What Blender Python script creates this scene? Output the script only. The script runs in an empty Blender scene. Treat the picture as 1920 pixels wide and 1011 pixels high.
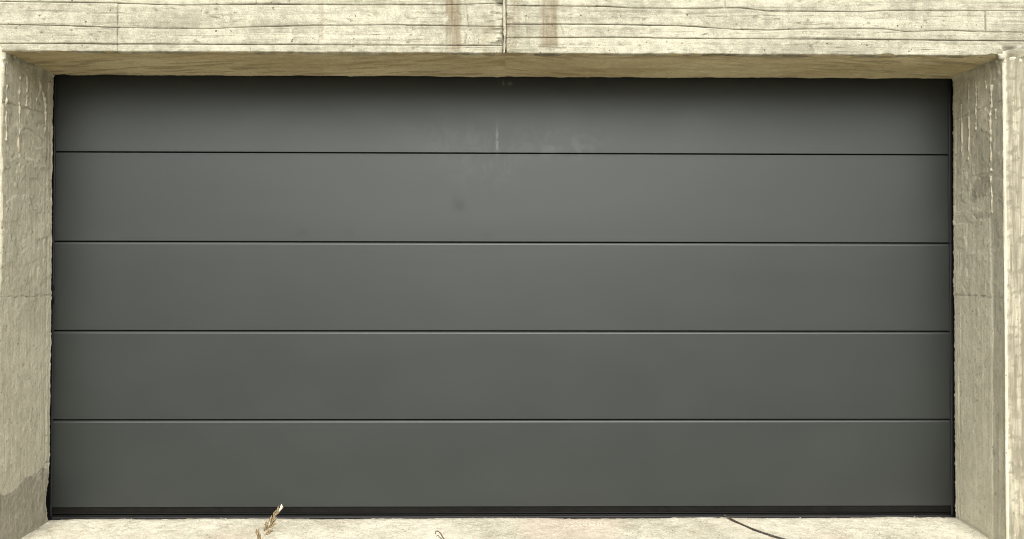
import bpy, math, random
import numpy as np
from mathutils import Matrix, Vector

# ------------------------------------------------------------------ camera, sky, sun, exposure
sc = bpy.context.scene
col = sc.collection
CAM = np.array((-0.0117, -3.6796, 1.3105))
YAW, PITCH, ROLL = 0.01136, 0.01393, 0.0015
FPX = 1387.0                                   # focal length in photograph pixels (26 mm equivalent)

def cam_axes():
    cy, sy, cp, sp = math.cos(YAW), math.sin(YAW), math.cos(PITCH), math.sin(PITCH)
    f = np.array((sy*cp, cy*cp, sp)); r = np.array((cy, -sy, 0.0)); u = np.cross(r, f)
    c, s = math.cos(ROLL), math.sin(ROLL)
    return c*r + s*u, -s*r + c*u, f
RGT, UPV, FWD = cam_axes()
cd = bpy.data.cameras.new('camera'); cam = bpy.data.objects.new('camera', cd); col.objects.link(cam)
cd.sensor_width = 36.0; cd.lens = FPX/1920*36.0; cd.clip_start = 0.05; cd.clip_end = 2000
m = Matrix.Identity(4)
for i in range(3):
    m[i][0], m[i][1], m[i][2], m[i][3] = RGT[i], UPV[i], -FWD[i], CAM[i]
cam.matrix_world = m
sc.camera = cam

SUN_EL, SUN_AZ = math.radians(39), math.radians(1)   # behind the photographer, a touch to the left
w = bpy.data.worlds.new('World'); sc.world = w; w.use_nodes = True
wn = w.node_tree.nodes; wl = w.node_tree.links
sky = wn.new('ShaderNodeTexSky'); sky.sky_type = 'NISHITA'; sky.sun_disc = False
sky.sun_elevation = SUN_EL; sky.sun_rotation = math.pi - SUN_AZ
sky.air_density = 1.0; sky.dust_density = 6.0; sky.ozone_density = 1.0
hs = wn.new('ShaderNodeHueSaturation'); hs.inputs['Saturation'].default_value = 0.35   # thin white cloud veil
wl.new(sky.outputs[0], hs.inputs['Color']); wl.new(hs.outputs[0], wn['Background'].inputs[0])
wn['Background'].inputs[1].default_value = 0.13
sd = bpy.data.lights.new('sun', 'SUN'); sd.energy = 1.5; sd.angle = math.radians(56); sd.color = (1.0, 0.985, 0.93)
sun = bpy.data.objects.new('sun', sd); col.objects.link(sun)
to_sun = Vector((math.sin(SUN_AZ)*math.cos(SUN_EL), -math.cos(SUN_AZ)*math.cos(SUN_EL), math.sin(SUN_EL)))
sun.rotation_euler = to_sun.to_track_quat('Z', 'Y').to_euler()
sc.view_settings.view_transform = 'Standard'; sc.view_settings.look = 'None'
sc.view_settings.gamma = 1.0; sc.view_settings.use_curve_mapping = False
sc.view_settings.exposure = 0.72
sc.cycles.use_denoising = True; sc.cycles.denoiser = 'OPENIMAGEDENOISE'
sc.cycles.denoising_input_passes = 'RGB_ALBEDO_NORMAL'; sc.cycles.denoising_prefilter = 'ACCURATE'
sc.cycles.filter_width = 1.0; sc.cycles.diffuse_bounces = 4; sc.cycles.max_bounces = 6

# ------------------------------------------------------------------ helpers
H, D, W = 2.441, 0.422, 2.5        # opening height, depth of the reveal, half width
YD = 0.441                          # face of the door

def ray(px, py):
    return FWD + RGT*((px-960)/FPX) + UPV*((505.5-py)/FPX)
def on_y(px, py, y):                # photograph point to a point of the plane at depth y -> x, z
    r = ray(px, py); t = (y-CAM[1])/r[1]; p = CAM + r*t; return p[0], p[2]
def on_x(px, py, x):                # ... of a side wall at x -> y, z
    r = ray(px, py); t = (x-CAM[0])/r[0]; p = CAM + r*t; return p[1], p[2]
def ground_z(y):
    y = np.asarray(y, float)
    t = np.clip(D-y, 0, 3.0)
    return -0.009 - 0.062*t + 0.062*np.clip(t-1.0, 0, 2)**2/4
def on_ground(px, py):
    r = ray(px, py); z = 0.0
    for k in range(20):
        t = (z-CAM[2])/r[2]; p = CAM + r*t; z = float(ground_z(p[1]))
    return p

_rng = np.random.RandomState(7)
_TAB = _rng.rand(16, 512, 512)
def vnoise(x, y, seed=0):
    x = np.asarray(x, float); y = np.asarray(y, float)
    xi = np.floor(x).astype(int); yi = np.floor(y).astype(int); fx = x-xi; fy = y-yi
    fx = fx*fx*(3-2*fx); fy = fy*fy*(3-2*fy); T = _TAB[seed % 16]
    a = T[xi % 512, yi % 512]; b = T[(xi+1) % 512, yi % 512]; c = T[xi % 512, (yi+1) % 512]; d = T[(xi+1) % 512, (yi+1) % 512]
    return (a*(1-fx)+b*fx)*(1-fy) + (c*(1-fx)+d*fx)*fy
def fbm(x, y, seed=0, oct=4):
    s = 0; a = 0.5; n = 0
    for o in range(oct):
        s = s + a*vnoise(x*2**o+17.3*o+91.7, y*2**o+5.1*o+57.9, seed+o); n += a; a *= 0.5
    return s/n                     # 0..1, mean 0.5
def sstep(a, b, x):
    t = np.clip((x-a)/(b-a), 0, 1); return t*t*(3-2*t)
def seg_dist(u, v, pts):           # distance of points (u,v) to a polyline, and the 0..1 position along it
    best = np.full(np.shape(u), 1e9); pos = np.zeros(np.shape(u)); n = len(pts)-1
    for i in range(n):
        (ax, ay), (bx, by) = pts[i], pts[i+1]
        dx, dy = bx-ax, by-ay; t = np.clip(((u-ax)*dx+(v-ay)*dy)/(dx*dx+dy*dy+1e-12), 0, 1)
        d = np.hypot(u-ax-t*dx, v-ay-t*dy); k = d < best
        best = np.where(k, d, best); pos = np.where(k, (i+t)/n, pos)
    return best, pos

def link(name, me, mat, parent=None, smooth=True):
    o = bpy.data.objects.new(name, me); col.objects.link(o)
    if mat: me.materials.append(mat)
    if parent: o.parent = parent
    if smooth: me.polygons.foreach_set('use_smooth', [True]*len(me.polygons))
    return o
def grid(name, P, mat, parent=None, attrs=None, keep=None, flip=False, smooth=True):
    nu, nv = P.shape[:2]
    idx = np.arange(nu*nv).reshape(nu, nv)
    q = np.stack([idx[:-1, :-1], idx[1:, :-1], idx[1:, 1:], idx[:-1, 1:]], -1)
    if keep is not None: q = q[keep[:-1, :-1] & keep[1:, :-1] & keep[1:, 1:] & keep[:-1, 1:]]
    q = q.reshape(-1, 4)
    if flip: q = q[:, ::-1]
    co = P.reshape(-1, 3)
    if keep is not None:
        used = np.unique(q); mp = np.zeros(len(co), int); mp[used] = np.arange(len(used)); q = mp[q]; co = co[used]
    me = bpy.data.meshes.new(name)
    me.vertices.add(len(co)); me.vertices.foreach_set('co', co.astype(np.float32).ravel())
    me.loops.add(q.size); me.loops.foreach_set('vertex_index', q.astype(np.int32).ravel())
    me.polygons.add(len(q)); me.polygons.foreach_set('loop_start', np.arange(0, q.size, 4, dtype=np.int32))
    me.update(calc_edges=True)
    for k, a in (attrs or {}).items():
        a = np.broadcast_to(a, (nu, nv)).ravel()
        if keep is not None: a = a[used]
        at = me.attributes.new(k, 'FLOAT', 'POINT'); at.data.foreach_set('value', np.clip(a, 0, 1).astype(np.float32))
    return link(name, me, mat, parent, smooth)
def poly(name, V, F, mat, parent=None, smooth=False):
    me = bpy.data.meshes.new(name); me.from_pydata([tuple(map(float, v)) for v in V], [], F); me.update()
    return link(name, me, mat, parent, smooth)
def box(name, x0, x1, y0, y1, z0, z1, mat, parent=None):
    V = [(x, y, z) for x in (x0, x1) for y in (y0, y1) for z in (z0, z1)]
    return poly(name, V, [(0, 1, 3, 2), (4, 6, 7, 5), (0, 4, 5, 1), (2, 3, 7, 6), (0, 2, 6, 4), (1, 5, 7, 3)], mat, parent)
def sweep(name, prof, x0, x1, mat, parent=None, axis='x'):     # closed profile (y, z) pulled along x, or (x, y) along z
    n = len(prof)
    if axis == 'x': V = [(x, a, b) for x in (x0, x1) for a, b in prof]
    else: V = [(a, b, z) for z in (x0, x1) for a, b in prof]
    F = [(i, (i+1) % n, n+(i+1) % n, n+i) for i in range(n)] + [tuple(range(n))[::-1], tuple(range(n, 2*n))]
    o = poly(name, V, F, mat, parent)
    import bmesh
    bm = bmesh.new(); bm.from_mesh(o.data); bmesh.ops.recalc_face_normals(bm, faces=bm.faces); bm.to_mesh(o.data); bm.free()
    return o
def tube(name, pts, rad, mat, parent=None, seg=10, caps=True):
    pts = [Vector(p) for p in pts]; n = len(pts)
    if not hasattr(rad, '__len__'): rad = [rad]*n
    V = []; F = []; ref = Vector((0.13, 0.9, 0.31)).normalized()
    for i, p in enumerate(pts):
        t = (pts[min(i+1, n-1)] - pts[max(i-1, 0)]).normalized()
        a = t.cross(ref).normalized(); b = t.cross(a)
        for k in range(seg):
            g = 2*math.pi*k/seg; V.append(p + (a*math.cos(g) + b*math.sin(g))*rad[i])
    for i in range(n-1):
        for k in range(seg):
            F.append((i*seg+k, i*seg+(k+1) % seg, (i+1)*seg+(k+1) % seg, (i+1)*seg+k))
    if caps: F += [tuple(range(seg))[::-1], tuple(range((n-1)*seg, n*seg))]
    return poly(name, V, F, mat, parent, True)
def curve(pts, n):                  # Catmull-Rom through points
    P = [np.array(p, float) for p in pts]; P = [2*P[0]-P[1]] + P + [2*P[-1]-P[-2]]; out = []
    for i in range(1, len(P)-2):
        for k in range(n):
            t = k/n; a, b, c, d = P[i-1:i+3]
            out.append(0.5*((2*b)+(c-a)*t+(2*a-5*b+4*c-d)*t*t+(3*b-a-3*c+d)*t**3))
    out.append(P[-2]); return out
def thing(name, label, cat, loc=(0, 0, 0), group=None):
    o = bpy.data.objects.new(name, None); col.objects.link(o); o.location = loc
    o.empty_display_size = 0.1
    o['label'] = label; o['category'] = cat; o['kind'] = 'thing'
    if group: o['group'] = group
    return o
def under(root):                    # put children built in world coordinates under a root standing elsewhere
    bpy.context.view_layer.update()
    for c in root.children: c.matrix_parent_inverse = root.matrix_world.inverted()

# ------------------------------------------------------------------ materials
class NT:
    def __init__(s, name):
        s.mat = bpy.data.materials.new(name); s.mat.use_nodes = True
        s.n = s.mat.node_tree.nodes; s.l = s.mat.node_tree.links; s.b = s.n['Principled BSDF']
        s.tc = s.n.new('ShaderNodeTexCoord').outputs['Object']
    def put(s, sock, v):
        if isinstance(v, (int, float)): sock.default_value = v
        elif isinstance(v, tuple): sock.default_value = v if len(v) == 4 or sock.type == 'VECTOR' else (*v, 1)
        else: s.l.new(v, sock)
    def math(s, op, a, b=0.0, c=0.0, clamp=False):
        k = s.n.new('ShaderNodeMath'); k.operation = op; k.use_clamp = clamp
        for i, v in enumerate((a, b, c)): s.put(k.inputs[i], v)
        return k.outputs[0]
    def mul(s, a, b): return s.math('MULTIPLY', a, b)
    def add(s, a, b): return s.math('ADD', a, b)
    def co(s, sx, sy, sz, off=(0, 0, 0), rot=(0, 0, 0), src=None):
        k = s.n.new('ShaderNodeMapping'); s.l.new(src or s.tc, k.inputs[0])
        k.inputs['Scale'].default_value = (sx, sy, sz); k.inputs['Location'].default_value = off; k.inputs['Rotation'].default_value = rot
        return k.outputs[0]
    def noise(s, vec, scale=1.0, detail=4, rough=0.55, dist=0.0):
        k = s.n.new('ShaderNodeTexNoise'); s.l.new(vec, k.inputs['Vector'])
        k.inputs['Scale'].default_value = scale; k.inputs['Detail'].default_value = detail
        k.inputs['Roughness'].default_value = rough; k.inputs['Distortion'].default_value = dist
        return k.outputs['Fac']
    def vor(s, vec, scale=1.0, rnd=1.0):
        k = s.n.new('ShaderNodeTexVoronoi'); s.l.new(vec, k.inputs['Vector']); k.inputs['Scale'].default_value = scale
        k.inputs['Randomness'].default_value = rnd
        return k.outputs['Distance']
    def map(s, v, a, b, c=0.0, d=1.0, smooth=True):
        k = s.n.new('ShaderNodeMapRange'); k.interpolation_type = 'SMOOTHSTEP' if smooth else 'LINEAR'
        s.put(k.inputs[0], v)
        for i, q in enumerate((a, b, c, d)): k.inputs[1+i].default_value = q
        return k.outputs[0]
    def mix(s, f, a, b):
        k = s.n.new('ShaderNodeMix'); k.data_type = 'RGBA'
        s.put(k.inputs[0], f); s.put(k.inputs[6], a); s.put(k.inputs[7], b); return k.outputs[2]
    def attr(s, name):
        k = s.n.new('ShaderNodeAttribute'); k.attribute_name = name; return k.outputs['Fac']
    def xyz(s):
        k = s.n.new('ShaderNodeSeparateXYZ'); s.l.new(s.tc, k.inputs[0]); return k.outputs
    def bump(s, h, strength, dist=0.01, normal=None):
        k = s.n.new('ShaderNodeBump'); s.put(k.inputs['Height'], h); k.inputs['Strength'].default_value = strength
        k.inputs['Distance'].default_value = dist
        if normal is not None: s.l.new(normal, k.inputs['Normal'])
        return k.outputs[0]
    def done(s, color, rough=0.8, normal=None, spec=0.3, metal=0.0):
        s.put(s.b.inputs['Base Color'], color); s.put(s.b.inputs['Roughness'], rough)
        s.b.inputs['Specular IOR Level'].default_value = spec; s.b.inputs['Metallic'].default_value = metal
        if normal is not None: s.l.new(normal, s.b.inputs['Normal'])
        return s.mat

def concrete(name, c0, c1, dirt, stain_shade, pale, grain, along, streak=0.5, pit=0.6, bumps=0.5, sand=1.0, wide_w=0.22):
    """board-marked concrete. along = axis of the wood grain ('x' or 'z')"""
    n = NT(name)
    def fib(lo, hi, off): return n.co(lo, hi, hi, off) if along == 'x' else n.co(hi, hi, lo, off)
    cloud = n.noise(n.co(1, 1, 1), 2.6, 5, 0.6)
    mott = n.noise(n.co(1, 1, 1, (3.1, 7.7, 1.2)), 24, 6, 0.7)
    grit = n.noise(n.co(1, 1, 1, (5.3, 1.7, 8.2)), 120, 3, 0.75)
    wide = n.noise(fib(0.9, 22, (2, 2, 2)), 1.0, 4, 0.6, 0.4)
    v = n.add(n.add(n.mul(cloud, 0.26), n.mul(mott, 0.30)), n.add(n.mul(grit, 0.22*sand), n.add(n.mul(wide, wide_w), 0.5*(0.22-wide_w)+0.11*(1-sand))))
    c = n.mix(n.map(v, 0.40, 0.60), c0, c1)
    gr = n.noise(fib(1.8, 70, (0, 0, 0)), 1.0, 5, 0.62, 0.7)
    gr2 = n.noise(fib(5.0, 130, (4, 4, 4)), 1.0, 3, 0.6, 0.5)
    where = n.map(n.noise(n.co(1, 1, 1, (9, 2, 4)), 4.0, 4, 0.6), 0.40, 0.62)
    lines = n.math('MAXIMUM', n.map(gr, 0.58, 0.67), n.mul(n.map(gr2, 0.60, 0.70), 0.9))
    lines = n.mul(n.mul(lines, n.map(where, 0.0, 1.0, 0.25, 1.0, False)), streak)
    spots = n.vor(n.co(1, 1, 1), 36)                                # blow holes
    size = n.noise(n.co(1, 1, 1, (1, 5, 2)), 15, 2)
    pits = n.mul(n.map(n.math('SUBTRACT', spots, n.map(size, 0.42, 0.78, -0.05, 0.20, False)), 0.0, 0.06, 1.0, 0.0), pit)
    tiny = n.mul(n.map(n.vor(n.co(1, 1, 1, (3, 3, 3)), 90), 0.10, 0.22, 1.0, 0.0), n.mul(n.map(mott, 0.48, 0.62), pit*0.7))
    pits = n.math('MAXIMUM', pits, tiny)
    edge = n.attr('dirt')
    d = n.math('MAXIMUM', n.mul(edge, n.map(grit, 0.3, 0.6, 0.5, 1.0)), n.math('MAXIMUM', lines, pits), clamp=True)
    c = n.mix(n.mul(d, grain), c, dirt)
    c = n.mix(n.mul(n.attr('stain_shade'), n.map(n.noise(n.co(45, 45, 3), 1.0, 5, 0.65), 0.3, 0.62, 0.35, 1.0)), c, stain_shade)
    c = n.mix(n.mul(n.attr('pale'), n.map(mott, 0.35, 0.6, 0.3, 1.0)), c, pale)
    hgt = n.add(n.mul(gr, -0.5), n.add(n.mul(mott, 0.9), n.add(n.mul(grit, 0.45), n.mul(pits, -1.3))))
    return n.done(c, 0.88, n.bump(hgt, bumps, 0.007), 0.25)

M = {}
M['lintel'] = concrete('board_marked_concrete', (0.27, 0.26, 0.195), (0.52, 0.502, 0.39), (0.085, 0.076, 0.05), (0.185, 0.148, 0.090), (0.56, 0.54, 0.43), 0.95, 'x', 0.85, 0.9, 1.0)
M['jamb'] = concrete('grey_jamb_concrete', (0.49, 0.465, 0.35), (0.67, 0.64, 0.495), (0.13, 0.13, 0.085), (0.19, 0.174, 0.125), (0.64, 0.61, 0.48), 0.85, 'z', 0.22, 0.8, 0.6, 1.2, 0.09)
M['soffit'] = concrete('stained_soffit_concrete', (0.49, 0.41, 0.245), (0.68, 0.60, 0.385), (0.19, 0.145, 0.07), (0.38, 0.29, 0.14), (0.6, 0.52, 0.36), 0.85, 'x', 0.4, 0.6, 0.8, 1.2, 0.12)
M['patch'] = concrete('cement_render_patch', (0.29, 0.27, 0.205), (0.39, 0.37, 0.285), (0.2, 0.18, 0.14), (0.3, 0.25, 0.18), (0.5, 0.47, 0.38), 0.5, 'z', 0.1, 0.4, 0.8)
M['core'] = M['jamb']

def mat_lime():
    n = NT('lime_deposit'); a = n.noise(n.co(1, 1, 1), 60, 4)
    return n.done(n.mix(n.map(a, 0.3, 0.7), (0.44, 0.405, 0.30), (0.58, 0.545, 0.42)), 0.7, n.bump(a, 0.5, 0.004), 0.3)
M['lime'] = mat_lime()

def mat_ground():
    n = NT('apron_concrete')
    a = n.noise(n.co(1, 1, 1), 2.2, 5, 0.6); b = n.noise(n.co(1, 1, 1, (4, 2, 0)), 20, 6, 0.7); f = n.noise(n.co(1, 1, 1), 110, 3, 0.75)
    v = n.add(n.mul(a, 0.36), n.add(n.mul(b, 0.26), n.mul(f, 0.38)))
    c = n.mix(n.map(v, 0.39, 0.61), (0.35, 0.325, 0.24), (0.66, 0.63, 0.51))
    pink = n.map(n.noise(n.co(1, 1, 1, (8, 3, 1)), 1.7, 3), 0.50, 0.68)
    c = n.mix(n.mul(pink, 0.4), c, (0.55, 0.43, 0.33))
    p = n.map(n.vor(n.co(1, 1.0, 1), 58), 0.12, 0.24, 1.0, 0.0); w_ = n.map(n.noise(n.co(1, 1, 1, (2, 9, 1)), 10, 3), 0.47, 0.60)
    p = n.mul(p, w_)
    c = n.mix(n.mul(p, 0.6), c, (0.22, 0.195, 0.13))
    c = n.mix(n.mul(n.map(f, 0.55, 0.70), 0.35), c, (0.30, 0.265, 0.19))
    h = n.add(n.mul(b, 0.9), n.add(n.mul(f, 0.4), n.mul(p, -0.9)))
    return n.done(c, 0.9, n.bump(h, 0.8, 0.009), 0.25)
M['ground'] = mat_ground()

def mat_door():
    n = NT('anthracite_coated_steel'); X = n.xyz()
    def blob(px, py, rx, ry):
        x0, z0 = on_y(px, py, YD); rx /= 333.0; ry /= 333.0
        dx = n.mul(n.math('SUBTRACT', X[0], x0), 1/rx); dz = n.mul(n.math('SUBTRACT', X[2], z0), 1/ry)
        return n.math('EXPONENT', n.mul(n.add(n.mul(dx, dx), n.mul(dz, dz)), -1.0))
    wisp = n.map(n.noise(n.co(1, 1, 1), 9.0, 6, 0.62, 0.8), 0.44, 0.68)
    haze = n.noise(n.co(1, 1, 1.6), 1.9, 5, 0.6)
    dust = n.mul(n.add(n.add(n.mul(blob(900, 262, 95, 28), 0.55), n.mul(blob(1062, 268, 66, 22), 1.3)), n.add(n.mul(blob(910, 312, 55, 30), 0.5), n.mul(blob(820, 250, 60, 26), 0.4))), wisp)
    scr = n.math('MAXIMUM', n.mul(blob(932, 262, 2.2, 24), n.map(n.noise(n.co(160, 1, 40), 1.0, 4, 0.7), 0.42, 0.6)), n.mul(blob(932, 284, 4, 6), n.map(n.noise(n.co(70, 1, 70), 1.0, 3), 0.4, 0.6, 0.0, 0.6)))
    scr = n.math('MAXIMUM', scr, n.mul(n.add(blob(944, 156, 2, 4), blob(956, 157, 4, 3)), 0.5))
    marks = n.mul(n.add(n.add(blob(862, 381, 13, 17), blob(915, 440, 6, 6)), n.add(blob(565, 437, 12, 7), blob(655, 437, 13, 7))), n.map(n.noise(n.co(1, 1, 1), 22, 3), 0.35, 0.6))
    base = n.mix(n.map(haze, 0.35, 0.68), (0.0070, 0.0084, 0.0078), (0.0090, 0.0104, 0.0094))
    c = n.mix(n.mul(dust, 0.13), base, (0.42, 0.43, 0.42))
    c = n.mix(n.mul(scr, 0.28), c, (0.55, 0.56, 0.55))
    c = n.mix(n.mul(marks, 0.55), c, (0.002, 0.002, 0.002))
    r = n.add(n.map(haze, 0.3, 0.7, 0.47, 0.51), n.add(n.mul(dust, 0.12), n.mul(marks, 0.10)))
    h = n.add(n.mul(n.noise(n.co(0.7, 1, 2.2), 1.6, 2, 0.4), 1.0), n.mul(n.noise(n.co(1, 1, 1), 700, 2), 0.004))
    n.b.inputs['Specular Tint'].default_value = (0.92, 0.995, 0.975, 1)
    return n.done(c, r, n.bump(h, 0.2, 0.01), 0.69)

M['door'] = mat_door()
def plain(name, c, rough, spec=0.4, scale=30, var=0.25, metal=0.0):
    n = NT(name); a = n.noise(n.co(1, 1, 1), scale, 4)
    c2 = tuple(v*(1+var) for v in c); c1 = tuple(v*(1-var) for v in c)
    return n.done(n.mix(n.map(a, 0.3, 0.7), c1, c2), n.map(a, 0.3, 0.7, rough*0.85, min(1, rough*1.15)), n.bump(a, 0.2, 0.002), spec, metal)
M['rubber'] = plain('black_rubber', (0.014, 0.014, 0.016), 0.5, 0.3)
M['rail'] = plain('dark_aluminium_rail', (0.005, 0.005, 0.004), 0.5, 0.13)
M['lip'] = plain('worn_seal_lip', (0.012, 0.012, 0.012), 0.5, 0.2)
M['frame'] = plain('black_door_frame', (0.008, 0.008, 0.009), 0.6, 0.15)
M['straw'] = plain('dry_straw', (0.34, 0.27, 0.15), 0.7, 0.3, 120, 0.35)
M['seed'] = plain('dry_seed_husk', (0.21, 0.16, 0.09), 0.75, 0.3, 160, 0.45)
M['husk'] = plain('pale_husk_tip', (0.62, 0.57, 0.46), 0.8, 0.2, 160, 0.2)
M['twig'] = plain('brown_dry_twig', (0.10, 0.078, 0.05), 0.8, 0.2, 90, 0.4)
M['cable'] = plain('dusty_cable_sheath', (0.045, 0.040, 0.031), 0.6, 0.35, 40, 0.35)
M['cut'] = plain('cut_cable_end', (0.45, 0.43, 0.39), 0.6)
M['grit'] = plain('pale_grit', (0.50, 0.45, 0.34), 0.9, 0.2, 50, 0.35)

# ------------------------------------------------------------------ ground: one sheet, fine by the door, coarse to the horizon
def graded(a, b, step, far, ratio=1.35):
    c = list(np.arange(a, b+1e-6, step)); s = step; x = c[-1]
    while x < far: s *= ratio; x += s; c.append(x)
    s = step; x = c[0]; pre = []
    while x > -far: s *= ratio; x -= s; pre.append(x)
    return np.array(pre[::-1] + c)
gx = graded(-2.75, 2.75, 0.008, 400)
gy = graded(-0.35, 0.52, 0.007, 400)
GX, GY = np.meshgrid(gx, gy, indexing='ij')
def ground_h(x, y):
    near = np.exp(-np.clip(np.hypot(x*0.35, y)-1.5, 0, 50)*0.5)
    h = (fbm(x*3, y*3, 1)-0.5)*0.016 + (fbm(x*22, y*22, 3)-0.5)*0.004
    lump = sstep(0.70, 0.9, vnoise(x*45, y*45, 6))*0.002 - sstep(0.78, 0.95, vnoise(x*60+3, y*60, 9))*0.002
    return ground_z(y) + (h+lump)*near
GZ = ground_h(GX, GY)
GZ = np.where((GY > 0.40), GZ - 0.006*sstep(0.40, 0.46, GY), GZ)
g = grid('ground', np.stack([GX, GY, GZ], -1), M['ground']); g['kind'] = 'structure'

# unseen asphalt lane behind the camera, added to darken the door's reflection
def mat_added_road():
    n = NT('asphalt'); a = n.noise(n.co(1, 1, 1), 1.1, 4); f = n.noise(n.co(1, 1, 1), 220, 3, 0.7)
    c = n.mix(n.add(n.mul(a, 0.5), n.mul(f, 0.5)), (0.045, 0.044, 0.042), (0.10, 0.097, 0.09))
    return n.done(c, 0.9, n.bump(f, 0.5, 0.006), 0.2)
rx = graded(-8, 8, 1.0, 400); ry = -3.0 - np.concatenate([np.arange(0, 8, 0.4), 8*1.4**np.arange(0, 12)])
RX, RY = np.meshgrid(rx, ry, indexing='ij')
RYe = np.where(RY > -3.01, RY + (fbm(RX*1.3, RX*0, 3)-0.5)*0.08, RY)
rd = grid('added_road', np.stack([RX, RYe, ground_z(RYe)+0.012], -1), mat_added_road(), flip=True); rd['kind'] = 'structure'

# ------------------------------------------------------------------ the concrete wall: lintel with its formwork boards, soffit, two jambs
wall = thing('concrete_wall', 'pale board-marked concrete wall framing the deep garage opening', 'wall')
XE = 4.3                                        # half length of the wall
lintel = box('lintel', -XE, XE, 0.03, 0.75, H+0.03, H+1.45, M['core'], wall)
xm = on_y(946, 50, 0)[0]
def seam(pts):
    w_ = [on_y(px, py, 0) for px, py in pts]; xs = [p[0] for p in w_]; zs = [p[1] for p in w_]
    return lambda x: np.interp(x, xs, zs)
L_C = seam([(0, 82), (120, 82), (230, 83), (480, 84), (700, 85), (940, 86)])
L_B = seam([(0, 46), (100, 48), (215, 52), (300, 53), (400, 54), (470, 51), (600, 48), (740, 47), (840, 49), (940, 50)])
L_A = seam([(0, 3), (215, 6), (340, 10), (480, 8), (650, 9), (840, 9), (940, 6)])
R_C = seam([(950, 71), (1150, 70), (1280, 72), (1600, 74), (1700, 75), (1920, 77)])
R_B = seam([(950, 46), (1100, 46), (1280, 49), (1385, 56), (1440, 57), (1500, 55), (1600, 54), (1660, 55), (1700, 60), (1780, 57), (1830, 60), (1920, 61)])
R_A = seam([(950, 11), (1130, 12), (1180, 15), (1280, 16), (1390, 15), (1440, 21), (1560, 22), (1620, 23), (1660, 20), (1780, 20), (1920, 21)])
def arris(x):                                   # chipped lower edge of the lintel
    c = sstep(0.62, 0.85, fbm(x*9, x*0+3.3, 4, 3))*0.010 + (fbm(x*40, x*0+1.7, 2, 3)-0.5)*0.004
    right = sstep(1.2, 2.5, x)
    return H + c*(0.35+0.6*right)
def px_x(px): return on_y(px, 50, 0)[0]
def zpt(px, py): return on_y(px, py, 0)

rs = np.random.RandomState(3)
specks = []                                     # dark blow holes and splinter marks
for k in range(190):
    specks.append((rs.uniform(-2.7, 2.7), rs.uniform(H, H+0.3), rs.uniform(0.002, 0.005), rs.choice([1, 1, 2.5, 5]), rs.uniform(-0.3, 0.3), rs.uniform(.4, 1)))
for px, py in [(82, 36), (78, 61), (134, 57), (171, 65), (187, 60), (30, 53), (405, 17), (388, 24), (168, 9), (1040, 34), (1208, 36), (1460, 36), (1515, 38), (1520, 86), (1610, 66), (1770, 39), (1735, 39), (770, 66), (765, 80), (775, 90), (782, 88)]:
    x, z = zpt(px, py); specks.append((x, z, 0.005, 1.6, 0.0, 1.0))
cracks = [([(872, 0), (875, 20), (878, 48), (873, 70), (870, 93)], 0.9), ([(985, 30), (988, 60), (994, 92)], 0.55), ([(1050, 45), (1057, 65), (1056, 90)], 0.7),
          ([(220, 30), (220, 50), (219, 94)], 0.8), ([(1848, 27), (1849, 54)], 0.7), ([(898, 22), (905, 90)], 0.3), ([(960, 20), (1040, 21), (1280, 24)], 0.5),
          ([(1010, 88), (1045, 89), (1060, 90)], 0.9), ([(140, 42), (200, 44), (215, 42), (330, 43), (400, 48), (470, 46)], 0.5), ([(280, 68), (440, 67)], 0.3), ([(960, 31), (1030, 32)], 0.6),
          ([(1560, 50), (1660, 54)], 0.5), ([(1570, 72), (1790, 76)], 0.35), ([(1150, 33), (1200, 33)], 0.5), ([(330, 28), (370, 27)], 0.4), ([(1380, 62), (1390, 64)], 0.6), ([(1655, 61), (1700, 60)], 0.6)]
for k in range(120):                            # fine shrinkage lines along the grain
    px = rs.uniform(0, 1900); py = rs.uniform(-60, 96); L = rs.uniform(15, 130)*(1 if rs.rand() < .75 else 2); y = py; pts = []
    for q in range(6): pts.append((px+L*q/5, y)); y += rs.normal(0, 1.0)
    cracks.append((pts, rs.uniform(0.2, 0.75)*(1.0 if px > 950 else 0.75)))
cracks = [([zpt(*p) for p in c], s) for c, s in cracks]
rings = [(zpt(*p), r) for p, r in [((555, 60), 6), ((1131, 24), 5.5), ((1414, 26), 6), ((1662, 30), 5), ((768, 53), 7), ((797, 48), 7), ((425, 36), 8), ((1777, 71), 5)]]

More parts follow.
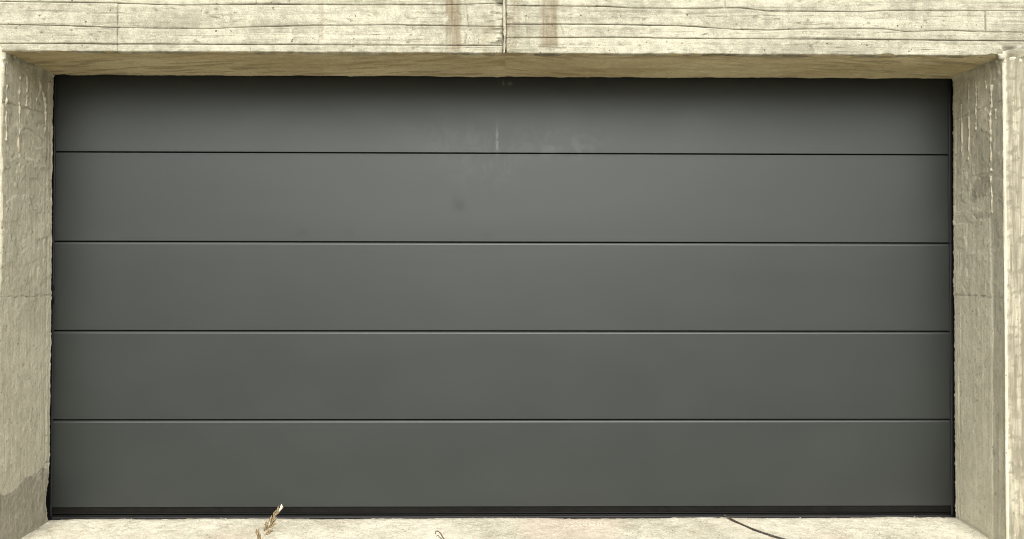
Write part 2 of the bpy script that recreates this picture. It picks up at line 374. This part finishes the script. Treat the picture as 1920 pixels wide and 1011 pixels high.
def lintel_marks(X, Z):
    dirt = np.zeros_like(X); stain_shade = np.zeros_like(X); pale = np.zeros_like(X)
    jit = (fbm(X*30, Z*30, 5)-0.5)*0.012; brk = sstep(0.35, 0.55, fbm(X*14, Z*20, 8))
    for pts, s in cracks:
        if min(p[1] for p in pts) > Z.max()+0.02 or max(p[1] for p in pts) < Z.min()-0.02 or min(p[0] for p in pts) > X.max()+0.02 or max(p[0] for p in pts) < X.min()-0.02: continue
        d, t = seg_dist(X+jit*0.5, Z+jit*0.3, pts); dirt = np.maximum(dirt, s*np.exp(-(d/0.0030)**2)*brk)
    for x, z, r, el, a, s in specks:
        k = (np.abs(X-x) < 0.05) & (np.abs(Z-z) < 0.05)
        if not k.any(): continue
        dx = (X-x); dz = (Z-z)-a*dx
        dirt = np.maximum(dirt, np.where(k, s*np.exp(-((dx/(r*el))**2+(dz/r)**2)), 0))
    for (x, z), r in rings:
        d = np.hypot(X-x, (Z-z)*1.05); dirt = np.maximum(dirt, 0.55*np.exp(-((d-r/377)/0.0028)**2))
    for px, hw, y0, y1, s in [(851, 14, -40, 94, 0.85), (1031, 16, -40, 90, 0.8), (1024, 12, 48, 90, 0.5), (602, 5, -40, 76, 0.35), (705, 6, 0, 30, 0.25), (968, 9, 20, 80, 0.35), (806, 8, 40, 85, 0.12)]:
        x0 = px_x(px); a = zpt(px, y0)[1]; b = zpt(px, y1)[1]; h_ = hw/377
        e = (fbm(Z*25+px, X*3, 6)-0.5)*0.022
        side = sstep(h_*1.05+0.004, h_*0.75, np.abs(X-x0+e))
        vert = sstep(b-0.012, b+0.015, Z+e)*sstep(a+0.02, a-0.02, Z)
        stain_shade = np.maximum(stain_shade, np.clip(s*side*vert*(0.55+0.9*fbm(X*130, Z*6, 7)), 0, 1))
    # crumbled zone on both sides of the vertical joint
    near = np.exp(-((X-xm+0.015)/0.075)**2)
    dirt = np.maximum(dirt, near*sstep(0.54, 0.64, fbm(X*22, Z*80, 9, 3))*0.95); stain_shade = np.maximum(stain_shade, np.exp(-((X-xm)/0.12)**2)*0.6*sstep(0.4, 0.6, fbm(X*40, Z*9, 4)))
    # rough lower edge and the crumbling corner at the right
    low = np.exp(-((Z-arris(X))/0.012)**2)
    dirt = np.maximum(dirt, low*sstep(0.52, 0.7, fbm(X*24, Z*40, 10))*0.55)
    cx, cz = zpt(1895, 100); rc = np.exp(-(((X-cx)/0.07)**2+((Z-cz)/0.045)**2))
    dirt = np.maximum(dirt, rc*sstep(0.47, 0.58, fbm(X*38, Z*38, 11)))
    pale = np.maximum(pale, low*sstep(0.5, 0.62, fbm(X*20+7, Z*30, 12))*0.6)
    return dirt, stain_shade, pale
bid = 0
def board(xa, xb, zlo, zhi, fine=True):
    """one board of the formwork as it printed itself in the concrete"""
    global bid; bid += 1
    r = np.random.RandomState(100+bid)
    dx = 0.006 if fine else 0.03
    nu = max(8, int((xb-xa)/dx)); x = np.linspace(xa, xb, nu)
    lo = zlo(x); hi = zhi(x); hmid = float(np.mean(hi-lo))
    nv = max(6, int(hmid/(0.004 if fine else 0.015)))
    v = np.linspace(0, 1, nv)
    gap_lo = 0.0002 + 0.0030*sstep(0.42, 0.72, fbm(x*3.1+bid, x*0+0.5, bid, 4)) + 0.001*fbm(x*40, x*0+bid, 2)
    lo = lo + gap_lo*0.5 + (fbm(x*16, lo*0+3.0*bid, 5, 3)-0.5)*0.003
    hi = hi - 0.0004 - (fbm(x*16, hi*0+7.0*bid, 6, 3)-0.5)*0.0018
    X = np.repeat(x[:, None], nv, 1); Z = lo[:, None] + (hi-lo)[:, None]*v[None, :]
    off = r.uniform(-0.0022, 0.0022); tw = r.uniform(-0.002, 0.002); cup = r.uniform(-0.0015, 0.0015)
    Y = off + tw*(v[None, :]-0.5) + cup*(2*v[None, :]-1)**2 + (fbm(X*3+bid, Z*40, 1)-0.5)*0.0028 + (fbm(X*1.2, Z*4+bid, 3)-0.5)*0.004
    Y = Y + (fbm(X*40, Z*60, 2, 3)-0.5)*0.0012
    dirt, stain_shade, pale = lintel_marks(X, Z) if fine else (np.zeros_like(X), np.zeros_like(X), np.zeros_like(X))
    crumble = np.exp(-((X-xm)/0.05)**2)
    Y = Y + dirt*0.003 + crumble*(fbm(X*25, Z*60, 4)-0.5)*0.010
    ccx, ccz = zpt(1893, 98); Y = Y + np.exp(-(((X-ccx)/0.06)**2+((Z-ccz)/0.04)**2))*(fbm(X*38, Z*38, 11)-0.45)*0.035
    # round the long edges and the ends back into the joint
    e = np.minimum((Z-lo[:, None]), (hi[:, None]-Z)); ee = np.minimum(X-xa, xb-X)
    Y = Y + 0.004*np.exp(-e/0.0016) + 0.004*np.exp(-ee/0.0025)
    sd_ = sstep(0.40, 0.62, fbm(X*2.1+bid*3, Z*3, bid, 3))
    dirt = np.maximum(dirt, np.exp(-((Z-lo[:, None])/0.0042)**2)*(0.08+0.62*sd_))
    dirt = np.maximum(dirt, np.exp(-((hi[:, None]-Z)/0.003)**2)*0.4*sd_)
    P = np.stack([X, Y, Z], -1)
    # fold all four borders back to the core
    P = np.concatenate([P[:1]*[1, 0, 1]+[0, 0.034, 0], P, P[-1:]*[1, 0, 1]+[0, 0.034, 0]], 0)
    P = np.concatenate([P[:, :1]*[1, 0, 1]+[0, 0.034, 0], P, P[:, -1:]*[1, 0, 1]+[0, 0.034, 0]], 1)
    pad = lambda a: np.pad(a, 1, mode='edge')
    return grid('formwork_board', P, M['lintel'], lintel, dict(dirt=pad(dirt), stain_shade=pad(stain_shade), pale=pad(pale)))
top = H+0.262
rows_l = [(arris, L_C), (L_C, L_B), (L_B, L_A), (L_A, lambda x: L_A(x)+0.108)]
rows_r = [(arris, R_C), (R_C, R_B), (R_B, R_A), (R_A, lambda x: R_A(x)+0.104)]
splits_l = [[220], [220], [220], [480]]
splits_r = [[], [], [1848], [1360]]
for rows, sp, xa, xb in ((rows_l, splits_l, -XE, xm-0.010), (rows_r, splits_r, xm+0.010, XE)):
    for (lo, hi), s in zip(rows, sp):
        cuts = [xa] + [px_x(p) for p in s] + [xb]
        if abs(xa) > 3: cuts.insert(1, -2.78)
        else: cuts.insert(-1, 2.78)
        cuts = sorted(cuts)
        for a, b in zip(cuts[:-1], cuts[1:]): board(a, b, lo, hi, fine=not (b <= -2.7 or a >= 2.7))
    z0f = rows[-1][1]
    for k in range(9):
        f0 = (lambda x, k=k, f=z0f: f(x) + (H+0.372-f(x))*min(1, k/3) + 0.115*k*0.9)
        f1 = (lambda x, k=k, f=z0f: f(x) + (H+0.372-f(x))*min(1, (k+1)/3) + 0.115*(k+1)*0.9)
        c = xa + (xb-xa)*[0.3, 0.62, 0.45][k % 3]
        board(xa, c, f0, f1, False); board(c, xb, f0, f1, False)
# fin of laitance squeezed out of the vertical joint
zz = np.arange(H+0.004, H+0.42, 0.004); uu = np.linspace(-0.5, 0.5, 9)
Zr, U = np.meshgrid(zz, uu, indexing='ij')
wd = 0.017 + 0.012*(fbm(Zr*22, U*0+2, 3)-0.5)*2
Xr = xm + U*wd + (fbm(Zr*14, U*0+9, 5)-0.5)*0.010
Yr = 0.004 - 0.006*(1-(2*U)**2) - (fbm(Zr*50, U*4, 6)-0.5)*0.006 + 0.02*(np.abs(U) > 0.49)
grid('joint_fin', np.stack([Xr, Yr, Zr], -1), M['lintel'], lintel, dict(dirt=0.5*(np.abs(U) > 0.3)*sstep(0.4, 0.6, fbm(Zr*40, U*3, 2)), stain_shade=0.35+0*U, pale=0.3*(np.abs(U) < 0.3)), flip=True)

# soffit
sx = np.arange(-2.52, 2.5201, 0.007); sy = np.concatenate([[0.001, 0.004, 0.008], np.arange(0.013, 0.431, 0.007)])
SX, SY = np.meshgrid(sx, sy, indexing='ij')
diag = fbm((SX*0.9+SY*1.0*np.sign(SX))*5, (SY-SX*0.22*np.sign(SX))*40, 2, 4)
rag = (fbm(SX*14, SX*0+4, 7, 4)-0.5)*0.007 + sstep(0.8, 0.95, vnoise(SX*22, SX*0, 3))*0.008
edge_f = np.exp(-SY/0.007)
SZ = H + (diag-0.5)*0.012 + (fbm(SX*2, SY*6, 5)-0.5)*0.006*(1-edge_f)
SZ = SZ*(1-edge_f) + (arris(SX)+0.0012)*edge_f
lastY = SY + np.where(SY > 0.40, rag, 0)
sd1 = sstep(0.54, 0.64, diag)*0.7*sstep(0.30, 0.55, fbm(SX*1.3, SY*5, 9, 3))
sd2 = np.exp(-((SY-0.02)/0.05)**2)*sstep(0.45, 0.62, fbm(SX*9, SY*30, 6))*0.8
P = np.stack([SX, lastY, SZ], -1); P = np.concatenate([P, P[:, -1:]+[0, 0.004, 0.06]], 1)
pc = lambda a: np.concatenate([a, a[:, -1:]], 1)
grid('soffit', P, M['soffit'], wall, dict(dirt=pc(np.maximum(sd1, sd2)), stain_shade=pc(0.5*sstep(0.45, 0.7, fbm(SX*2, SY*12, 11))), pale=pc(0.5*np.exp(-((SY-0.415)/0.012)**2))), flip=True)

# jambs
def jamb(s):
    z = np.concatenate([[-0.6, -0.3, -0.15], np.arange(-0.06, H+0.029, 0.006)])
    front_o = np.concatenate([np.linspace(XE-W, 0.2, 130)[:-1], np.arange(0.2, 0.013, -0.006)])
    rc = 0.012
    path = [(o, 0.0, 0.0, -1.0) for o in front_o]
    for a in np.linspace(0, math.pi/2, 7)[1:-1]: path.append((rc-rc*math.sin(a), rc-rc*math.cos(a), -math.sin(a), -math.cos(a)))
    for y in np.arange(rc, D-0.002, 0.005): path.append((0.0, y, -1.0, 0.0))
    nback = 5
    for k in range(nback): path.append((0.002+0.013*k, D, 0.0, 1.0))
    path = np.array(path); n = len(path)
    O = np.repeat(path[:, 0][:, None], len(z), 1); Y = np.repeat(path[:, 1][:, None], len(z), 1)
    NO = path[:, 2][:, None]; NY = path[:, 3][:, None]
    Z = np.repeat(z[None, :], n, 0)
    rev = (path[:, 2] < -0.99)[:, None] & np.ones_like(Z, bool); fr = (path[:, 3] < -0.99)[:, None] & np.ones_like(Z, bool)
    bk = (path[:, 3] > 0.99)[:, None] & np.ones_like(Z, bool)
    arc = np.cumsum(np.concatenate([[0], np.hypot(np.diff(path[:, 0]), np.diff(path[:, 1]))])); A = np.repeat(arc[:, None], len(z), 1)
    so = 3.0 if s > 0 else 11.0
    d = (fbm(A*5+so, Z*3, 1)-0.5)*0.008 + (fbm(A*70, Z*2.2+so, 2)-0.5)*0.0016 + (fbm(A*34, Z*30, 4, 4)-0.5)*0.0022
    dirt = np.zeros_like(Z); stain_shade = np.zeros_like(Z); pale = np.zeros_like(Z)
    # trowel flakes
    fl = fbm(A*9+so*2, Z*14, 6, 4); d = d + 0.0025*sstep(0.52, 0.56, fl)*rev*sstep(0.9, 1.6, Z)
    dirt = np.maximum(dirt, 0.2*np.exp(-((fl-0.535)/0.012)**2)*rev*sstep(1.1, 1.7, Z)*sstep(0.4, 0.6, fbm(A*20, Z*20, 3)))
    # scuffed render ridges beside the door
    back = np.exp(-((Y-0.395)/0.035)**2)*rev
    d = d + back*(fbm(A*150, Z*3+so, 7, 3)-0.5)*0.007
    pale = np.maximum(pale, back*0.5*sstep(0.5, 0.66, fbm(A*160, Z*2.5+so, 7, 3)))
    # crumbled top corner under the soffit
    t = np.exp(-np.clip(H-Z, 0, 9)/0.022); d = d + t*(0.006+0.022*(fbm(A*22, Z*22, 8)-0.35))*(rev | fr)
    dirt = np.maximum(dirt, np.exp(-np.clip(H-Z, 0, 9)/0.03)*sstep(0.42, 0.62, fbm(A*16, Z*25, 9))*0.8*rev)
    # damp grime below the top corner
    stain_shade = np.maximum(stain_shade, 0.5*np.exp(-np.clip(H-Z, 0, 9)/0.22)*sstep(0.35, 0.7, fbm(A*26, Z*1.6, 12))*(rev | fr))
    sx_ = s*W
    def P2(px, py): return on_x(px, py, sx_)
    if s < 0:
        cr = [([(0, 190), (30, 197), (60, 206), (98, 214)], 0.9, 0.0028), ([(0, 557), (50, 556), (98, 553)], 1.0, 0.0022), ([(86, 867), (92, 866)], 1.0, 0.004), ([(40, 245), (52, 240), (70, 252), (88, 268)], 0.45, 0.004)]
    else:
        cr = [([(1790, 225), (1812, 216), (1835, 206), (1860, 193), (1884, 187)], 0.85, 0.0026), ([(1789, 553), (1830, 555), (1884, 558)], 1.0, 0.0022), ([(1815, 333), (1840, 326), (1856, 326)], 0.6, 0.004), ([(1862, 420), (1864, 600), (1872, 640)], 0.25, 0.003), ([(1790, 968), (1820, 985), (1850, 1004)], 0.5, 0.006)]
    jit = (fbm(Y*40, Z*40, 5)-0.5)*0.008
    for pts, st, wd_ in cr:
        q, t_ = seg_dist(Y, Z+jit, [P2(*p) for p in pts]); k = st*np.exp(-(q/wd_)**2)*rev
        dirt = np.maximum(dirt, k); d = d - 0.003*k
    om = (O-0.068+(fbm(Z*3, np.floor((O-0.01)/0.116)*3.3, 2)-0.5)*0.010); bo = np.abs((om+0.058) % 0.116-0.058)   # vertical boards of the pillar front
    vj = np.exp(-(bo/np.where(O > 0.2, 0.008, 0.0026))**2)*fr*sstep(0.3, 0.55, fbm(Z*2.5, O*9, 7)); dirt = np.maximum(dirt, 0.6*vj); d = d - 0.003*vj
    d = d + fr*(vnoise(np.floor((om+0.058)/0.116)*1.7+3, Z*0, 4)-0.5)*0.005
    if s > 0:                                   # smoother strip along the outer corner, and grey bruises
        y1 = P2(1858, 500)[0]; k = sstep(y1+0.004, y1-0.004, Y + (fbm(Z*4, Y*0, 3)-0.5)*0.03)*rev
        d = d - 0.003*k; stain_shade = np.maximum(stain_shade, 0.4*k)
        for px, py, ry, rz, st in [(1838, 352, 0.075, 0.055, 0.5), (1822, 375, 0.03, 0.02, 0.4), (1840, 405, 0.06, 0.02, 0.4), (1838, 290, 0.09, 0.12, 0.22)]:
            y0, z0 = P2(px, py); q = ((Y-y0)/ry)**2+((Z-z0)/rz)**2 + (fbm(Y*30, Z*30, 2)-0.5)*2.0
            k = sstep(1.15, 0.9, q)*rev; stain_shade = np.maximum(stain_shade, st*k); d = d - 0.002*k
        # front of the pillar: boards with vertical joints, colour darkened to offset direct light
        stain_shade = np.maximum(stain_shade, fr*np.clip(0.86+0.3*fbm(A*3, Z*2, 5)*fbm(A*40, Z*12, 3)*1.6, 0, 1)); pale = np.maximum(pale, 0.12*rev); pale = np.maximum(pale, 0.4*np.exp(-((A-arc[len(front_o)])/0.012)**2)*sstep(0.35, 0.6, fbm(A*9, Z*6, 4)))  # right reveal painted paler in place of side light; pale line on the corner
        hb = sstep(0.54, 0.66, fbm(A*30, Z*40, 10))*fr*0.75; d = d - 0.003*hb; dirt = np.maximum(dirt, hb)
    else:
        stain_shade = np.maximum(stain_shade, fr*np.clip(0.86+0.3*fbm(A*3, Z*2, 5)*fbm(A*40, Z*12, 3)*1.6, 0, 1))  # left front face painted darker too, against the direct light
    # blow holes
    for k in range(240):
        y0 = rs.uniform(0.0, 0.41); z0 = rs.uniform(0, H); r_ = rs.uniform(0.0025, 0.006)*(1 if rs.rand() < .9 else 1.7)
        q = ((Y-y0)/r_)**2 + ((Z-z0)/r_)**2; kk = np.exp(-q)*rev
        if rs.rand() < 0.6: dirt = np.maximum(dirt, kk*0.8); d = d-0.002*kk
        else: pale = np.maximum(pale, kk); d = d+0.003*kk
    O2 = O + NO*d; Y2 = Y + NY*d
    # ragged inner edge against the door frame
    ragz = (fbm(z*5, z*0+so, 4, 2)-0.5)*0.010 + (fbm(z*60, z*0+so, 6, 3)-0.5)*0.009 + sstep(0.68, 0.9, vnoise(z*90, z*0+so, 9))*0.006
    if s < 0: ragz = ragz - 0.03*np.exp(-((z-0.10)/0.10)**2)
    wgt = np.where(bk, 1.0, np.where(rev, sstep(0.30, D, Y), 0))
    Y2 = Y2 + wgt*ragz[None, :]
    X2 = s*(W+O2)
    ob = grid('jamb', np.stack([X2, Y2, Z], -1), M['jamb'], wall, dict(dirt=dirt, stain_shade=stain_shade, pale=pale), flip=(s > 0))
    box('jamb_core', s*(W+0.055) if s > 0 else -XE, XE if s > 0 else -(W+0.055), 0.025, 0.75, -0.6, H+0.029, M['core'], ob)
    return ob
jl = jamb(-1); jr = jamb(1)

# crumbled mortar where the lintel meets the right pillar, and beads along both top corners
def lump(parent, c, r, seed, mat):
    th = np.linspace(0, math.pi, 9); ph = np.linspace(0, 2*math.pi, 13); TH, PH = np.meshgrid(th, ph, indexing='ij')
    dx_, dy_, dz_ = np.sin(TH)*np.cos(PH), np.sin(TH)*np.sin(PH), np.cos(TH)
    k = r*(0.55+0.9*fbm(dx_*2.3+seed, dy_*2.3+dz_*1.7, seed, 3))
    P_ = np.stack([c[0]+dx_*k*1.4, c[1]+dy_*k*0.7, c[2]+dz_*k*0.8], -1)
    grid('mortar_crumb', P_, mat, parent, dict(dirt=0.7*sstep(0.45, 0.6, fbm(dx_*5+seed, dz_*5, 3)), stain_shade=0*TH, pale=0.5+0*TH), flip=True)
for k, (px, py, r_) in enumerate([(1880, 108, .016), (1890, 104, .013), (1897, 111, .018), (1886, 116, .010), (1905, 106, .012), (1912, 114, .014), (1893, 98, .010), (1903, 97, .008), (1876, 103, .009), (1914, 101, .010)]):
    x_, z_ = on_y(px, py, 0.0); lump(jr, (x_, 0.004, z_), r_, 3+k, M['jamb'] if k % 3 else M['lintel'])
for s_, jb_ in ((-1, jl), (1, jr)):
    for k in range(22):
        lump(jb_, (s_*(W+0.001), rs.uniform(0.01, 0.41), H-abs(rs.normal(0, 0.008))), rs.uniform(0.004, 0.012), 20+k, M['jamb'])

# grey cement patch at the foot of the left jamb
yy = np.arange(0.012, 0.405, 0.005); zz = np.arange(-0.06, 0.42, 0.005)
YY, ZZ = np.meshgrid(yy, zz, indexing='ij')
bpts = [on_x(p, q, -W) for p, q in [(0, 930), (20, 922), (40, 912), (45, 893), (62, 888), (80, 878), (96, 868)]]
bpts.sort()
lim = np.interp(YY, [p[0] for p in bpts], [p[1] for p in bpts]) + (fbm(YY*24, ZZ*24, 3)-0.5)*0.05
edge_d = np.clip(lim-ZZ, 0, 0.02)/0.02
XX = -W + 0.0035 + 0.003*edge_d + (fbm(YY*12, ZZ*12, 2)-0.5)*0.008 + (fbm(YY*60, ZZ*60, 4)-0.5)*0.004
specs = sstep(0.84, 0.93, vnoise(YY*75, ZZ*75, 5))
YP = YY + sstep(0.30, D, YY)*((fbm(ZZ*5, ZZ*0+11.0, 4, 2)-0.5)*0.010 + (fbm(ZZ*60, ZZ*0+11.0, 6, 3)-0.5)*0.009 - 0.03*np.exp(-((ZZ-0.10)/0.10)**2))
grid('cement_patch', np.stack([XX, YP, ZZ], -1), M['patch'], jl, dict(dirt=0.25*(1-edge_d), stain_shade=0*YY, pale=specs*0.8), keep=(ZZ < lim), flip=False)

# runs of lime down the jambs
def drips(ob, s, lst):
    for pts, r0 in lst:
        pw = [on_x(px, py, s*W) for px, py in pts]
        n = max(12, int(abs(pw[0][1]-pw[-1][1])/0.006)); t = np.linspace(0, 1, n)
        tt = np.linspace(0, 1, len(pw)); y = np.interp(t, tt, [p[0] for p in pw]); z = np.interp(t, tt, [p[1] for p in pw])
        y = y + (fbm(z*14, z*0+pts[0][0], 3)-0.5)*0.016
        rr = 1.25*r0*(0.38+1.0*sstep(0.25, 0.75, fbm(z*45, z*0+pts[0][0], 5, 3)))*(0.55+0.45*np.cos(t*math.pi*0.5)); rr[-3:] *= [1.5, 1.7, 0.9]
        tube('lime_run', [(s*(W+0.0015), a, b) for a, b in zip(y, z)], rr, M['lime'], ob, 7)
drips(jl, -1, [([(12, 112), (12, 265)], .0065), ([(36, 118), (37, 200), (35, 335)], .006), ([(26, 112), (26, 162)], .006), ([(50, 128), (51, 165), (49, 200)], .007), ([(55, 130), (54, 168)], .006),
               ([(74, 145), (76, 168), (68, 190)], .008), ([(78, 160), (84, 190), (86, 215), (84, 254)], .0075), ([(92, 155), (91, 172)], .008), ([(6, 108), (8, 160)], .008), ([(64, 140), (64, 156)], .006)])
drips(jr, 1, [([(1818, 148), (1817, 230), (1816, 300)], .0055), ([(1831, 150), (1830, 245)], .0065), ([(1858, 160), (1857, 250), (1858, 322)], .007), ([(1858, 330), (1860, 400)], .004), ([(1803, 195), (1803, 270), (1802, 343)], .0055),
              ([(1866, 205), (1867, 224)], .006), ([(1805, 140), (1803, 170)], .006), ([(1848, 140), (1848, 168)], .006)])

# ------------------------------------------------------------------ sectional garage door
door = thing('garage_door', 'dark grey sectional garage door of five smooth horizontal panels', 'garage door', (0, YD, 0))
XD = W+0.02
zj = [np.mean([on_y(105, a, YD)[1], on_y(1780, b, YD)[1]]) for a, b in ((285, 290), (452.5, 456), (620.5, 621), (788, 786))]
zbot = np.mean([on_y(105, 954, YD)[1], on_y(1780, 948, YD)[1]])
zs = [H+0.045] + list(zj) + [zbot]
for i in range(5):
    zt, zb = zs[i], zs[i+1]
    if i == 0: topp = [(YD+0.04, zt), (YD+0.002, zt), (YD, zt-0.003)]
    else: topp = [(YD+0.04, zt-0.0028), (YD+0.006, zt-0.0028), (YD+0.0022, zt-0.0045), (YD+0.0022, zt-0.0100), (YD, zt-0.0155)]
    prof = topp + [(YD, zb+0.0050), (YD+0.0008, zb+0.0035), (YD+0.0025, zb+0.0028), (YD+0.04, zb+0.0028)]
    sweep('panel', prof, -W-0.004, W+0.004, M['door'], door)
box('backing', -XD-0.03, XD+0.03, YD+0.045, YD+0.06, -0.1, H+0.2, M['frame'], door)
# bottom rail with its ribs, and the rubber lip on the ground
def zrel(py): return np.mean([on_y(960, py, YD)[1]])
r = sweep('bottom_rail', [(YD+0.04, zbot+0.0005), (YD+0.010, zbot+0.0005), (YD+0.010, zbot-0.030), (YD+0.006, zbot-0.0315), (YD+0.004, zbot-0.034), (YD+0.006, zbot-0.0365), (YD+0.020, zbot-0.0375), (YD+0.020, zbot-0.0415),
                          (YD+0.006, zbot-0.0425), (YD+0.005, zbot-0.0455), (YD+0.018, zbot-0.0475), (YD+0.04, zbot-0.0475)], -XD+0.02, XD-0.02, M['rail'], door)
xs = np.linspace(-XD+0.02, XD-0.02, 240); av = np.linspace(0, math.pi, 9)
XS, AV = np.meshgrid(xs, av, indexing='ij')
wv = (fbm(XS*3, XS*0+2, 3, 3)-0.5)*0.003
grid('rubber_seal', np.stack([XS, YD+0.016-0.014*np.sin(AV), zbot-0.0595+0.0115*np.cos(AV)+wv], -1), M['lip'], r)
# frames and seals at the sides and the top
for s in (-1, 1):
    box('side_frame', *sorted((s*(W+0.0045), s*(W+0.05))), YD+0.003, YD+0.044, -0.05, H+0.1, M['frame'], door)
    zv = np.linspace(0.004, H-0.03, 160); a2 = np.linspace(0, math.pi, 9); ZV, A2 = np.meshgrid(zv, a2, indexing='ij')
    wob = (fbm(ZV*2.2, ZV*0+s*3+9, 4, 3)-0.5)*0.012
    grid('side_seal', np.stack([s*(W-(0.007 if s > 0 else -0.001)+0.0055*np.cos(A2)+wob*0.4), YD+0.002-0.008*np.sin(A2)+wob*0.6, ZV], -1), M['rubber'], door, flip=(s < 0))
box('top_frame', -W-0.05, W+0.05, YD+0.0005-0.004, YD-0.001, H+0.006, H+0.12, M['frame'], door)
for z0, z1 in ((on_y(101, 545, YD)[1], on_y(101, 535, YD)[1]), (on_y(101, 570, YD)[1], on_y(101, 557, YD)[1])):
    box('fixing_clip', -W-0.004, -W+0.005, YD-0.011, YD+0.01, z0, z1, M['frame'], door)
under(door)

# ------------------------------------------------------------------ small things on the apron
def grass(label, px_tip, stem_px, yplane, seeds, group=None):
    base_y = yplane
    x0, _ = on_y(*stem_px[-1], yplane); gz = float(ground_z(yplane))
    root = thing('dry_grass_stalk', label, 'grass', (x0, base_y, gz), group)
    pts = []
    for i, p in enumerate(stem_px):
        x, z = on_y(*p, yplane); pts.append((x, yplane, z))
    pts[-1] = (pts[-1][0], yplane, gz-0.01)
    c = curve(pts, 6); nn = len(c)
    tube('stem', c, [0.0012+0.0009*i/nn for i in range(nn)], M['straw'], root, 6)
    rg = random.Random(5)
    for name, mat, lst in seeds:
        V = []; F = []
        for (px, py, ang, ln, wd) in lst:
            x, z = on_y(px, py, yplane); dy = rg.uniform(-0.006, 0.006)
            L = ln*3.4/1387; Wd = wd*3.4/1387
            ux, uz = math.sin(ang), math.cos(ang); b = len(V)
            for k in range(6):
                t = k/5; rr = Wd*0.5*math.sin(math.pi*(0.08+0.9*t)**0.8)+0.0002
                for q in range(6):
                    g_ = q*math.pi/3; V.append((x+ux*L*t+rr*math.cos(g_)*uz, yplane+dy+rr*math.sin(g_)*0.8, z+uz*L*t-rr*math.cos(g_)*ux))
            for k in range(5):
                for q in range(6): F.append((b+k*6+q, b+k*6+(q+1) % 6, b+k*6+6+(q+1) % 6, b+k*6+6+q))
            F.append(tuple(b+q for q in range(6))); F.append(tuple(b+30+q for q in range(6)))
        poly(name, V, F, mat, root, True)
    under(root); return root
rg = random.Random(2)
def along(p, q, n, ang, ln, wd, spread):
    out = []
    for i in range(n):
        t = i/max(1, n-1); sgn = 1 if i % 2 else -1
        out.append((p[0]+(q[0]-p[0])*t+rg.uniform(-1, 1)*spread, p[1]+(q[1]-p[1])*t+rg.uniform(-1, 1)*spread, ang+sgn*rg.uniform(0.1, 0.45), ln*rg.uniform(.8, 1.2), wd*rg.uniform(.8, 1.2)))
    return out
sd_list = along((505, 984), (522, 957), 34, 0.5, 10, 3.4, 2.1) + along((497, 998), (501, 984), 11, 0.15, 9, 3.0, 1.3) + along((497, 1002), (508, 997), 9, 1.0, 8, 2.6, 0.9) + along((503, 991), (511, 985), 8, 0.85, 8, 2.6, 0.9)
tips = [(524, 958, 0.5, 10, 3.4), (525.5, 954, 0.3, 9, 3.2), (526, 956, 0.5, 9, 3.0)]
grass('straw coloured dry grass stalk with a bushy seed head in front of the door', (528, 946), [(524, 956), (510, 978), (499, 1000), (490, 1012), (478, 1030), (468, 1052)], -0.30, [('seed_head', M['seed'], sd_list), ('husk_tip', M['husk'], tips)])
grass('short brown grass spike just left of the taller dry grass stalk', (483, 993), [(483, 998), (485, 1014), (484, 1030), (478, 1052)], -0.30, [('seed_head', M['seed'], along((486, 1016), (483, 998), 18, -0.08, 9, 3.0, 1.1))])

def world(px, py, y):
    x, z = on_y(px, py, y); return (x, y, z)
yb = -0.06
tw0 = world(838, 1030, yb)
twig = thing('dry_twig', 'small hooked brown dry twig curling up from the concrete apron', 'twig', (tw0[0], yb, float(ground_z(yb))))
c = curve([world(817, 1001, yb-0.01), world(816.5, 998, yb), world(819.5, 996, yb), world(825, 999, yb), world(830, 1007, yb), world(834, 1016, yb), (tw0[0], yb, float(ground_z(yb))-0.004)], 6)
tube('main_stem', c, np.linspace(0.0022, 0.0036, len(c)), M['twig'], twig, 7)
c = curve([world(818, 1006, yb-0.02), world(821, 1004, yb-0.01), world(824, 1007, yb), world(830, 1013, yb), world(834, 1018, yb)], 5)
tube('side_stem', c, np.linspace(0.0014, 0.0022, len(c)), M['twig'], twig, 7)
under(twig)

cr_ = 0.0053
def lay(px, py, up=0.0):
    p = on_ground(px, py); return (p[0], p[1], float(ground_h(np.array(p[0]), np.array(p[1])))+cr_*0.8+up)
cp = [lay(1358, 972, 0.010), lay(1366, 975, 0.006), lay(1385, 983), lay(1420, 997, 0.002), lay(1470, 1012), lay(1535, 1030), lay(1590, 1062), lay(1600, 1120), lay(1540, 1190), lay(1500, 1300)]
cable = thing('cable', 'thin dusty dark cable trailing from the foot of the door', 'cable', cp[0])
cc = curve(cp, 14); tube('sheath', cc, cr_, M['cable'], cable, 10, caps=False)
d_ = (Vector(cc[0])-Vector(cc[2])).normalized()
tube('cut_end', [Vector(cc[0])-d_*0.004, Vector(cc[0])+d_*0.0005], cr_*0.86, M['cut'], cable, 10)
under(cable)

# loose grit, too fine to count
V = []; F = []; r_ = random.Random(11)
for k in range(1500):
    x = r_.uniform(-2.6, 2.6); y = r_.uniform(-0.4, 0.45); s_ = 0.0012+0.0032*r_.random()**3
    z = float(ground_h(np.array(x), np.array(y))); b = len(V); a0 = r_.uniform(0, 6)
    for (ex, ez) in ((1.0, 0.0), (0.62, 0.62)):
        for q in range(5):
            a = a0+q*2*math.pi/5; V.append((x+math.cos(a)*s_*ex*r_.uniform(.7, 1.3), y+math.sin(a)*s_*ex*r_.uniform(.7, 1.3), z-0.0008+ez*s_*r_.uniform(.7, 1.2)))
    for q in range(5): F.append((b+q, b+(q+1) % 5, b+5+(q+1) % 5, b+5+q))
    F.append(tuple(b+5+q for q in range(5)))
gr = poly('grit', V, F, M['grit']); gr['kind'] = 'stuff'; gr['label'] = 'loose pale grit on the concrete apron'; gr['category'] = 'grit'
